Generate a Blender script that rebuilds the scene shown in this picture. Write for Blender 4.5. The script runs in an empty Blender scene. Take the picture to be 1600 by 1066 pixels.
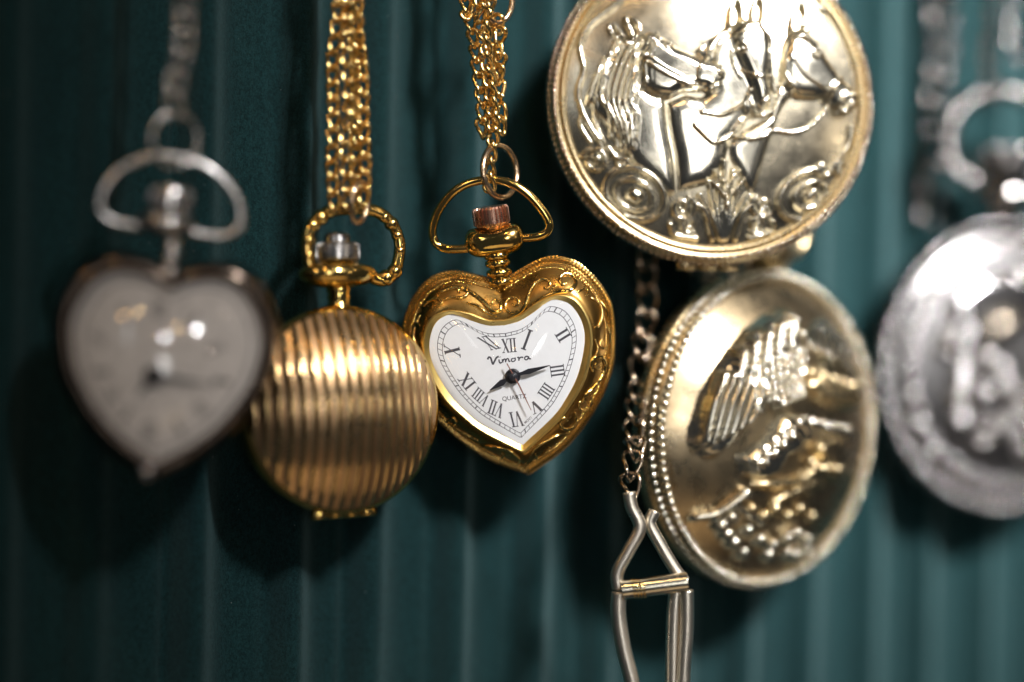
import bpy, math, random
import numpy as np
from mathutils import Vector, Matrix

random.seed(7)
rng = np.random.default_rng(11)
scene = bpy.context.scene
C = scene.collection
S = 0.001                      # shapes are written in millimetres
R_ = math.radians
# ------------------------------------------------------------------ camera
FPX, D, YAW, ROLL = 2667.0, 228.0, R_(30), R_(1.3)     # focal length in photo pixels, mm to the backdrop
Fw = Vector((math.sin(YAW), math.cos(YAW), 0))
Rt0 = Vector((math.cos(YAW), -math.sin(YAW), 0)); Up0 = Vector((0, 0, 1))
Rt = Rt0*math.cos(ROLL) + Up0*math.sin(ROLL)
Up = Up0*math.cos(ROLL) - Rt0*math.sin(ROLL)
CAM = -Fw*D
cam = bpy.data.cameras.new('camera'); camo = bpy.data.objects.new('camera', cam); C.objects.link(camo)
camo.matrix_world = Matrix(((Rt.x, Up.x, -Fw.x, CAM.x*S), (Rt.y, Up.y, -Fw.y, CAM.y*S), (Rt.z, Up.z, -Fw.z, CAM.z*S), (0, 0, 0, 1)))
cam.sensor_width = 36; cam.lens = FPX*36/1600
cam.clip_start = 0.005; cam.clip_end = 20
cam.dof.use_dof = True; cam.dof.focus_distance = 0.2115; cam.dof.aperture_fstop = 3.5; cam.dof.aperture_blades = 0
scene.camera = camo

def cam_dir(r, u, b):
    return Rt0*r + Up0*u - Fw*b            # right, up, back towards the photographer

# ------------------------------------------------------------------ light
w = bpy.data.worlds.new('World'); scene.world = w; w.use_nodes = True
bg = w.node_tree.nodes['Background']; bg.inputs[0].default_value = (0.85, 0.92, 1.0, 1); bg.inputs[1].default_value = 0.03

def area(name, d, dist, sx, sy, power, col, target=(0, -12, 0), spread=180):
    l = bpy.data.lights.new(name, 'AREA'); l.shape = 'RECTANGLE'; l.size = sx; l.size_y = sy
    l.energy = power; l.color = col; l.spread = R_(spread)
    o = bpy.data.objects.new(name, l); C.objects.link(o)
    t = Vector(target)*S
    p = t + cam_dir(*d).normalized()*dist
    o.location = p; o.rotation_euler = (t-p).to_track_quat('-Z', 'Y').to_euler()
    return o
def bulb(name, d, dist, rad, power, col):
    l = bpy.data.lights.new(name, 'POINT'); l.energy = power; l.color = col; l.shadow_soft_size = rad
    o = bpy.data.objects.new(name, l); C.objects.link(o); o.location = cam_dir(*d).normalized()*dist
    return o
key = area('window_light', (.51, .69, .51), .70, .32, .32, 1.8, (1, .995, .985), target=(20, -10, 10), spread=18)
key.rotation_euler = (Vector((.167, 0, .146))-key.location).to_track_quat('-Z', 'Y').to_euler()      # it looks past the watches to the upper right
area('shopfront_light', (.16, .09, .97), .85, .15, .56, .055, (1, .99, .97), target=(62, -10, 38), spread=21)
area('reflection_fill', (-.40, .45, 1.0), 1.3, .12, .45, .35, (.93, .97, 1.0))  # added lamp without a real source, for reflections in the left watch
area('counter_light', (.25, -.85, .60), .55, .45, .18, .16, (1, .72, .42))
bulb('warm_bulb', (-.05, .85, .75), .8, .026, 1.4, (1, .66, .30))
bulb('warm_bulb', (-.42, .62, .8), .9, .03, 1.5, (1, .62, .27))
bulb('warm_bulb', (.25, .75, 1.0), 1.0, .009, .40, (1, .70, .36))  # this and the next two bulbs are added for sparkle on the metal
bulb('warm_bulb', (.85, .70, .35), .9, .009, .60, (1, .80, .55))
bulb('warm_bulb', (.95, .15, .75), 1.0, .009, .60, (1, .86, .66))
vs = scene.view_settings; vs.view_transform = 'Standard'; vs.look = 'None'; vs.exposure = 0; vs.gamma = 1; vs.use_curve_mapping = False
scene.cycles.max_bounces = 10; scene.cycles.glossy_bounces = 5; scene.cycles.transparent_max_bounces = 12
scene.cycles.sample_clamp_indirect = 6; scene.cycles.use_denoising = True
scene.cycles.caustics_reflective = True

# ------------------------------------------------------------------ materials
def material(name):
    m = bpy.data.materials.new(name); m.use_nodes = True
    return m, m.node_tree, m.node_tree.nodes['Principled BSDF']
def node(nt, t, **kw):
    n = nt.nodes.new(t)
    for k, v in kw.items():
        if k in n.inputs.keys(): n.inputs[k].default_value = v
        else: setattr(n, k, v)
    return n
def ramp(nt, src, a, b, lo, hi):
    n = node(nt, 'ShaderNodeMapRange'); n.inputs[1].default_value = a; n.inputs[2].default_value = b
    n.inputs[3].default_value = lo; n.inputs[4].default_value = hi; nt.links.new(src, n.inputs[0]); return n.outputs[0]
def metal(name, col, rough, col2=None, scale=0.9, bump=.06, rvar=.10):
    """metal with smudges, tarnish blotches and hairline unevenness; scale is blotches per mm"""
    m, nt, b = material(name)
    tc = node(nt, 'ShaderNodeTexCoord')
    n1 = node(nt, 'ShaderNodeTexNoise', Scale=scale*1000*.35, Detail=6, Roughness=.62)
    n2 = node(nt, 'ShaderNodeTexNoise', Scale=scale*1000*3.0, Detail=3)
    for n in (n1, n2): nt.links.new(tc.outputs['Object'], n.inputs['Vector'])
    mix = node(nt, 'ShaderNodeMix', data_type='RGBA')
    c2 = col2 or tuple(c*.72 for c in col)
    mix.inputs[6].default_value = (*col, 1); mix.inputs[7].default_value = (*c2, 1)
    nt.links.new(ramp(nt, n1.outputs[0], .42, .72, 0, 1), mix.inputs[0]); nt.links.new(mix.outputs[2], b.inputs['Base Color'])
    nt.links.new(ramp(nt, n1.outputs[0], .35, .7, max(rough-rvar*.3, .03), rough+rvar), b.inputs['Roughness'])
    b.inputs['Metallic'].default_value = 1
    bp = node(nt, 'ShaderNodeBump', Strength=bump, Distance=.00012)
    nt.links.new(n2.outputs[0], bp.inputs['Height']); nt.links.new(bp.outputs[0], b.inputs['Normal'])
    return m
M = {}
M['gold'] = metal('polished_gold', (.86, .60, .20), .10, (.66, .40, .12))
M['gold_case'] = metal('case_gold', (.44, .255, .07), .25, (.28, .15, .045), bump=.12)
M['gold_bezel'] = metal('bezel_gold', (.95, .70, .24), .30, (.80, .52, .16))
M['milled_gold'] = metal('milled_gold', (.70, .46, .15), .20, (.52, .32, .10))
M['clip_metal'] = metal('clip_metal', (.95, .87, .74), .30, (.82, .72, .60))
M['gold_chain'] = metal('chain_gold', (1.0, .72, .29), .17, (.90, .58, .21))
M['rose_ring'] = metal('ring_gold', (.78, .56, .36), .20)
M['copper'] = metal('crown_copper', (.70, .42, .31), .26, (.50, .27, .19))
M['stripe_gold'] = metal('striped_gold', (.97, .69, .32), .13, (.86, .55, .26), rvar=.10)
M['stripe_rose'] = metal('brushed_rose_gold', (.64, .42, .23), .27, (.53, .32, .17), rvar=.1)
M['pale_gold'] = metal('pale_gold', (.80, .75, .63), .17, (.66, .60, .47), bump=.05)
M['pale_gold_matte'] = metal('satin_pale_gold', (.66, .59, .45), .20, (.54, .46, .33), bump=.06)
M['antique'] = metal('antique_gold', (.68, .55, .33), .24, (.50, .36, .20), bump=.08)
M['dark_tan'] = metal('dark_tan_steel', (.46, .37, .28), .16, (.30, .23, .17))
M['satin_brass'] = metal('satin_brass', (.52, .41, .26), .27, (.40, .295, .175), bump=.06)
M['tan_chain'] = metal('tan_steel_chain', (.78, .66, .53), .16, (.60, .47, .36))
M['silver'] = metal('aged_silver', (.46, .445, .45), .12, (.32, .30, .295), bump=.0)
M['satin_silver'] = metal('satin_silver', (.22, .213, .215), .32, (.15, .145, .145), bump=.0)
M['dull_silver'] = metal('dull_silver', (.30, .285, .28), .15, (.20, .185, .18), bump=.0)
M['steel'] = metal('grey_steel', (.60, .58, .57), .22, (.40, .37, .35))
M['pewter'] = metal('dark_pewter', (.11, .088, .075), .2, (.05, .042, .036))
M['bronze'] = metal('worn_bronze', (.085, .064, .05), .14, (.05, .036, .028))
M['dark_steel'] = metal('dark_steel', (.22, .21, .205), .13, (.12, .11, .11))

def plain(name, col, rough, spec=.5, noise=.0):
    m, nt, b = material(name)
    b.inputs['Roughness'].default_value = rough; b.inputs['Specular IOR Level'].default_value = spec
    tc = node(nt, 'ShaderNodeTexCoord'); n = node(nt, 'ShaderNodeTexNoise', Scale=900, Detail=5)
    nt.links.new(tc.outputs['Object'], n.inputs['Vector'])
    mix = node(nt, 'ShaderNodeMix', data_type='RGBA')
    mix.inputs[6].default_value = (*col, 1); mix.inputs[7].default_value = (*[c*(1-noise) for c in col], 1)
    nt.links.new(ramp(nt, n.outputs[0], .4, .7, 0, 1), mix.inputs[0]); nt.links.new(mix.outputs[2], b.inputs['Base Color'])
    return m
M['dial'] = plain('dial_white', (.82, .83, .86), .55, .3, .03)
M['dial_grey'] = plain('dial_old', (.74, .73, .74), .6, .3, .25)
M['ink'] = plain('dial_ink', (.075, .072, .085), .5, .3)
M['hand'] = plain('hand_black', (.022, .022, .028), .28, .6)
M['red'] = plain('second_hand_brown', (.26, .12, .09), .35, .5)

def glass_mat(name, tint, f0=.055):
    m, nt, b = material(name); out = nt.nodes['Material Output']; nt.nodes.remove(b)
    tr = node(nt, 'ShaderNodeBsdfTransparent'); tr.inputs[0].default_value = (*tint, 1)
    gl = node(nt, 'ShaderNodeBsdfGlossy'); gl.inputs['Roughness'].default_value = .05
    lw = node(nt, 'ShaderNodeLayerWeight', Blend=.5)                     # thin pane: the same reflection from both sides
    pw = node(nt, 'ShaderNodeMath', operation='POWER'); pw.inputs[1].default_value = 5; nt.links.new(lw.outputs['Facing'], pw.inputs[0])
    fr = node(nt, 'ShaderNodeMath', operation='MULTIPLY_ADD'); fr.inputs[1].default_value = .94; fr.inputs[2].default_value = f0; nt.links.new(pw.outputs[0], fr.inputs[0])
    tc = node(nt, 'ShaderNodeTexCoord'); n = node(nt, 'ShaderNodeTexNoise', Scale=260, Detail=5)
    nt.links.new(tc.outputs['Object'], n.inputs['Vector'])
    nt.links.new(ramp(nt, n.outputs[0], .4, .75, .03, .13), gl.inputs['Roughness'])
    mx = node(nt, 'ShaderNodeMixShader'); nt.links.new(fr.outputs[0], mx.inputs[0]); nt.links.new(tr.outputs[0], mx.inputs[1]); nt.links.new(gl.outputs[0], mx.inputs[2])
    nt.links.new(mx.outputs[0], out.inputs['Surface'])
    return m
M['crystal'] = glass_mat('watch_crystal', (.97, .97, .97))
M['old_crystal'] = glass_mat('old_watch_crystal', (.90, .87, .84), .09)

def velvet():
    m, nt, b = material('teal_velvet')
    tc = node(nt, 'ShaderNodeTexCoord')
    def ns(scale, detail, rough=.6, stretch=None):
        n = node(nt, 'ShaderNodeTexNoise', Scale=scale, Detail=detail, Roughness=rough)
        if stretch:
            mp = node(nt, 'ShaderNodeMapping'); mp.inputs['Scale'].default_value = stretch
            nt.links.new(tc.outputs['Object'], mp.inputs['Vector']); nt.links.new(mp.outputs[0], n.inputs['Vector'])
        else: nt.links.new(tc.outputs['Object'], n.inputs['Vector'])
        return n
    fuzz = ns(5200, 3, .7); blot = ns(140, 5, .65); nap = ns(2600, 4, .7, (1, 1, .7))
    a = node(nt, 'ShaderNodeMath', operation='MULTIPLY'); a.inputs[1].default_value = .5; nt.links.new(fuzz.outputs[0], a.inputs[0])
    c = node(nt, 'ShaderNodeMath', operation='MULTIPLY_ADD'); c.inputs[1].default_value = .5; nt.links.new(nap.outputs[0], c.inputs[0]); nt.links.new(a.outputs[0], c.inputs[2])
    mix = node(nt, 'ShaderNodeMix', data_type='RGBA')
    mix.inputs[6].default_value = (.0020, .0105, .0115, 1); mix.inputs[7].default_value = (.0078, .0345, .0375, 1)
    nt.links.new(ramp(nt, c.outputs[0], .40, .60, 0, 1), mix.inputs[0])
    mix2 = node(nt, 'ShaderNodeMix', data_type='RGBA'); mix2.blend_type = 'MULTIPLY'; mix2.inputs[0].default_value = 1
    nt.links.new(mix.outputs[2], mix2.inputs[6])
    g = node(nt, 'ShaderNodeCombineColor'); v = ramp(nt, blot.outputs[0], .3, .7, .90, 1.10)
    for i in range(3): nt.links.new(v, g.inputs[i])
    nt.links.new(g.outputs[0], mix2.inputs[7]); nt.links.new(mix2.outputs[2], b.inputs['Base Color'])
    b.inputs['Roughness'].default_value = .95; b.inputs['Specular IOR Level'].default_value = .12
    b.inputs['Sheen Weight'].default_value = .29; b.inputs['Sheen Roughness'].default_value = .50
    b.inputs['Sheen Tint'].default_value = (.42, .66, .68, 1)
    bp = node(nt, 'ShaderNodeBump', Strength=.55, Distance=.00025)
    nt.links.new(c.outputs[0], bp.inputs['Height']); nt.links.new(bp.outputs[0], b.inputs['Normal'])
    return m
M['velvet'] = velvet()
M['lint'] = plain('lint', (.30, .31, .30), .9, .1)

# ------------------------------------------------------------------ mesh helpers (mm)
def spline(p, n, closed=False):
    p = np.asarray(p, float); m = len(p)
    if closed: q = np.vstack([p[-1:], p, p[:2]]); segs = m
    else: q = np.vstack([2*p[0]-p[1], p, 2*p[-1]-p[-2]]); segs = m-1
    fine = 24; out = []
    for i in range(segs):
        p0, p1, p2, p3 = q[i], q[i+1], q[i+2], q[i+3]
        t = np.linspace(0, 1, fine, endpoint=False)[:, None]
        out.append(.5*((2*p1)+(-p0+p2)*t+(2*p0-5*p1+4*p2-p3)*t**2+(-p0+3*p1-3*p2+p3)*t**3))
    out = np.vstack(out + [p[:1] if closed else p[-1:]])
    L = np.r_[0, np.cumsum(np.linalg.norm(np.diff(out, axis=0), axis=1))]
    s = np.linspace(0, L[-1], n, endpoint=not closed)
    return np.stack([np.interp(s, L, out[:, k]) for k in range(out.shape[1])], 1)

class MB:
    def __init__(self): self.v = []; self.f = []; self.n = 0
    def add(self, v, f):
        v = np.asarray(v, float); self.v.append(v)
        self.f += [tuple(i+self.n for i in q) for q in f]; self.n += len(v); return self
    def loft(self, rings, cap0=False, cap1=False, closed=True):
        n = len(rings[0]); v = np.vstack(rings); f = []
        for k in range(len(rings)-1):
            for i in range(n if closed else n-1):
                j = (i+1) % n
                f.append((k*n+i, k*n+j, (k+1)*n+j, (k+1)*n+i))
        if cap0: f.append(tuple(reversed(range(n))))
        if cap1: f.append(tuple(range((len(rings)-1)*n, len(rings)*n)))
        return self.add(v, f)
    def tube(self, path, r, sides=10, closed=False, flat=1.0, caps=True):
        p = np.asarray(path, float); n = len(p)
        r = np.broadcast_to(np.asarray(r, float), (n,))
        if closed: t = np.roll(p, -1, 0)-np.roll(p, 1, 0)
        else: t = np.gradient(p, axis=0)
        t /= np.linalg.norm(t, axis=1)[:, None]+1e-12
        ref = np.array([0, 0, 1.]) if abs(t[0][2]) < .9 else np.array([1., 0, 0])
        u = ref-t[0]*ref.dot(t[0]); u /= np.linalg.norm(u); rings = []
        for i in range(n):
            u = u-t[i]*u.dot(t[i]); u /= np.linalg.norm(u)+1e-12
            w_ = np.cross(t[i], u)
            a = np.linspace(0, 2*math.pi, sides, endpoint=False)
            rings.append(p[i]+r[i]*(flat*np.cos(a)[:, None]*u+np.sin(a)[:, None]*w_))
        if closed: rings.append(rings[0].copy()); caps = False
        return self.loft(rings, caps, caps)
    def lathe(self, prof, segs=48, o=(0, 0, 0), axis='y', zs=1.0, xs=1.0, teeth=0, depth=0., caps=True):
        """prof: (radius, height[, toothed]) ; axis y or z"""
        a = np.linspace(0, 2*math.pi, segs, endpoint=False); rings = []
        for q in prof:
            r = np.full(segs, q[0])
            if teeth and len(q) > 2 and q[2]: r = r - depth*(np.cos(a*teeth) < -.1)
            x, z = r*np.cos(a)*xs, r*np.sin(a)*zs
            h = np.full(segs, q[1])
            rings.append(np.stack([x, h, -z], 1)+o if axis == 'y' else np.stack([x, z, h], 1)+o)
        return self.loft(rings, caps, caps)
    def ball(self, c, r, seg=8, rings=5, sq=(1, 1, 1)):
        a = np.linspace(0, 2*math.pi, seg, endpoint=False); rr = []
        for k in range(rings+1):
            ph = -math.pi/2+math.pi*min(max(k/rings, .02), .98)
            rr.append(np.stack([np.cos(a)*math.cos(ph)*r*sq[0], np.sin(a)*math.cos(ph)*r*sq[1], np.full(seg, math.sin(ph)*r*sq[2])], 1)+np.asarray(c, float))
        return self.loft(rr, True, True)
    def prism(self, poly, z0, z1):
        p = np.asarray(poly, float); n = len(p)
        return self.loft([np.c_[p, np.full(n, z0)], np.c_[p, np.full(n, z1)]], True, True)
    def mesh(self, name, smooth=True, angle=None):
        me = bpy.data.meshes.new(name)
        me.from_pydata((np.vstack(self.v)*S).tolist(), [], self.f); me.validate(); me.update()
        if smooth:
            me.polygons.foreach_set('use_smooth', [True]*len(me.polygons))
            if angle: me.set_sharp_from_angle(angle=R_(angle))
        return me
    def build(self, name, mat, parent=None, smooth=True, angle=None):
        me = self.mesh(name, smooth, angle); me.materials.append(M[mat])
        o = bpy.data.objects.new(name, me); C.objects.link(o)
        if parent: o.parent = parent
        return o
def label(o, lab, cat, group=None):
    o['label'] = lab; o['category'] = cat
    if group: o['group'] = group
    return o
def ray(px, py):
    return (Fw + Rt*((px-800)/FPX) + Up*((533-py)/FPX))
def P(px, py, Z):
    return CAM + ray(px, py)*Z
class Watch:
    """frame of one hanging thing: x right, y up, z out of its face (mm)"""
    def __init__(s, name, px, py, Z, yaw=0, pitch=0, roll=0):
        B = Matrix((Rt, Up, -Fw)).transposed()
        B = B @ (Matrix.Rotation(R_(yaw), 3, 'Y') @ Matrix.Rotation(R_(pitch), 3, 'X') @ Matrix.Rotation(R_(roll), 3, 'Z'))
        s.B = B; s.Bi = B.transposed(); s.o = P(px, py, Z); s.k = Z/FPX
        s.root = bpy.data.objects.new(name, None); C.objects.link(s.root); s.root.empty_display_size = .003
        s.root.matrix_world = Matrix.Translation(s.o*S) @ B.to_4x4()
    def loc(s, px, py, z=0.):
        o = s.Bi @ (CAM-s.o); d = s.Bi @ ray(px, py)
        t = (z-o.z)/d.z
        return (o.x+d.x*t, o.y+d.y*t)
    def pts(s, pts, z=0., ox=0, oy=0, sc=1.):
        return np.array([s.loc(ox+p[0]/sc, oy+p[1]/sc, z) for p in pts])

# ------------------------------------------------------------------ the ribbed velvet
def backdrop():
    x = np.arange(-150, 215, .3); z = np.linspace(-110, 110, 60)
    X, Z = np.meshgrid(x, z)
    k = np.round((X+7)/12.0)
    jig = 1.1*np.sin(k*2.3+.4)+.6*np.sin(k*5.1)
    wob = .35*np.sin(Z*.021+k*1.7)+.18*np.sin(Z*.06+k*3.1)
    d = X+7-12*k-jig*.5-wob*.5
    amp = 1.75+.35*np.sin(k*1.9)
    ridge = amp*np.exp(-(np.abs(d)/2.1)**2.0)
    flute = .55*np.cos(2*math.pi*d/12) - (.95+.3*np.sin(k*3.7))*np.exp(-((d+2.9)/1.15)**2)
    fold = .12*np.sin(X*.9+Z*.05)*np.sin(Z*.07+X*.13)
    Y = -(ridge+flute+fold)+2.3
    n = len(x); m = len(z); v = np.stack([X.ravel(), Y.ravel(), Z.ravel()], 1)
    i, j = np.meshgrid(np.arange(n-1), np.arange(m-1)); a = (j*n+i).ravel()
    me = bpy.data.meshes.new('velvet_backdrop')
    me.from_pydata((v*S).tolist(), [], np.stack([a, a+1, a+n+1, a+n], 1).tolist()); me.update()
    me.polygons.foreach_set('use_smooth', [True]*len(me.polygons))
    me.materials.append(M['velvet'])
    o = bpy.data.objects.new('velvet_backdrop', me); C.objects.link(o); o['kind'] = 'structure'
    b = MB()                                                    # specks of lint caught in the pile
    for _ in range(330):
        xx = rng.uniform(-70, 110); kk = round((xx+7)/12); dd = xx+7-12*kk
        yy = -(1.75*math.exp(-(abs(dd)/2.1)**2.0)+.55*math.cos(2*math.pi*dd/12))+2.1
        zz = rng.uniform(-52, 52); r = rng.uniform(.02, .05) if rng.uniform() < .85 else rng.uniform(.05, .085)
        b.ball((xx, yy, zz), r, 5, 3, (1, 1, rng.uniform(.6, 2.2)))
    lo = b.build('lint', 'lint', o); lo['kind'] = 'stuff'
backdrop()

# ------------------------------------------------------------------ chains
def curb_mesh(name, mat, L, W, wire, twist=.55, n=22, sides=7):
    t = np.linspace(0, 2*math.pi, n, endpoint=False)
    sx = np.sign(np.cos(t))*np.abs(np.cos(t))**.85
    p = np.stack([W*sx, L*np.sin(t), W*twist*np.sin(2*t)], 1)
    me = MB().tube(p, wire, sides, closed=True).mesh(name); me.materials.append(M[mat]); return me
def chain(root, mesh, path_px, pitch, spin=0., jitter=8., sway=10.):
    """links along a path of (px, py, depth); every link is an object sharing one mesh"""
    w_ = np.array([tuple(P(*q)) for q in path_px]); L = 0
    c = spline(w_, 700)
    lat = np.array(Rt0); dep = np.array(Fw); tt = np.linspace(0, len(c)/700*2*math.pi*5, len(c)); p1, p2 = random.uniform(0, 6), random.uniform(0, 6)
    env = np.minimum(1, np.linspace(8, 0, len(c)))[:, None]
    c = c+env*(lat*(.16*np.sin(tt+p1))[:, None]+dep*(.35*np.sin(tt*1.3+p2))[:, None]); ln = np.r_[0, np.cumsum(np.linalg.norm(np.diff(c, axis=0), axis=1))]
    inv = root.matrix_world.inverted(); k = int(ln[-1]/pitch)-1; ph0 = random.uniform(0, 1)*pitch; ph1 = random.uniform(0, 6)
    out = []
    for i in range(k+1):
        s = ph0+i*pitch
        q = Vector([np.interp(s, ln, c[:, a]) for a in range(3)])
        q2 = Vector([np.interp(min(s+.4, ln[-1]), ln, c[:, a]) for a in range(3)]); q1 = Vector([np.interp(max(s-.4, 0), ln, c[:, a]) for a in range(3)])
        y = (q2-q1).normalized(); n = -Fw; n = (n-y*n.dot(y)).normalized(); x = y.cross(n)
        a = R_(spin+sway*math.sin(i*.8+ph1))+R_(random.uniform(-jitter, jitter))
        x2 = x*math.cos(a)+n*math.sin(a); n2 = n*math.cos(a)-x*math.sin(a)
        tw = R_(random.uniform(-jitter, jitter)*.6); x3 = x2*math.cos(tw)+y*math.sin(tw); y3 = y*math.cos(tw)-x2*math.sin(tw)
        m = Matrix((x3, y3, n2)).transposed().to_4x4(); m.translation = q*S
        o = bpy.data.objects.new('link', mesh); C.objects.link(o); o.parent = root; o.matrix_basis = inv @ m
        out.append(o)
    return out
def chain_root(name, q):
    r = bpy.data.objects.new(name, None); C.objects.link(r); r.location = P(*q)*S; r.empty_display_size = .003
    bpy.context.view_layer.update(); return r
def wire(root, name, mat, path_px, r, closed=False, n=60, sides=10):
    """bent wire through (px, py, depth) points, as a part of root"""
    w_ = spline(np.array([tuple(P(*q)) for q in path_px]), n, closed) - np.array(root.matrix_world.translation)/S
    inv = np.array(root.matrix_world.to_3x3().inverted())
    return MB().tube(w_ @ inv.T, r, sides, closed).build(name, mat, root)
def oval_px(cx, cy, Z, rx, ry, dz=0., rot=0., n=14):
    return [(cx+rx*math.cos(t)*math.cos(rot)-ry*math.sin(t)*math.sin(rot), cy+rx*math.cos(t)*math.sin(rot)+ry*math.sin(t)*math.cos(rot), Z+dz*math.cos(t)) for t in np.linspace(0, 2*math.pi, n, endpoint=False)]

# ------------------------------------------------------------------ hearts
PX = 212/FPX
def heart(half, n=240, k=PX, sx=1., sy=1., c=0., close_tip=0.):
    """closed outline from the right half (cleft to tip), n points, arc-length spaced"""
    h = spline(np.array(half, float), n//2+1)
    l = h[::-1][1:-1]*[-1, 1]
    p = np.vstack([h, l]); p[:, 0] *= sx; p[:, 1] = (p[:, 1]-c)*sy+c
    return p*k
OUTER = [(0, 143), (26, 157), (76, 173), (120, 161), (154, 122), (169, 75), (161, 5), (144, -38), (121, -72), (92, -104), (55, -134), (2, -162)]
BEZ = [(0, 92), (25, 96), (55, 112), (88, 119), (115, 108), (131, 75), (131, 35), (113, -18), (84, -56), (55, -84), (2, -121)]
TRACK = [(0, 70), (24, 73), (43, 82), (60, 95), (76, 102), (97, 91), (108, 66), (106, 37), (88, -6), (66, -39), (46, -60), (1, -96)]
DIAL = [(0, 82), (24, 85), (48, 95), (66, 106), (82, 111), (105, 100), (119, 70), (118, 37), (100, -11), (76, -46), (54, -69), (1, -107)]
def ring3(p, z): return np.c_[p, np.full(len(p), z)]
def lerp(a, b, t): return a*(1-t)+b*t

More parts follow.
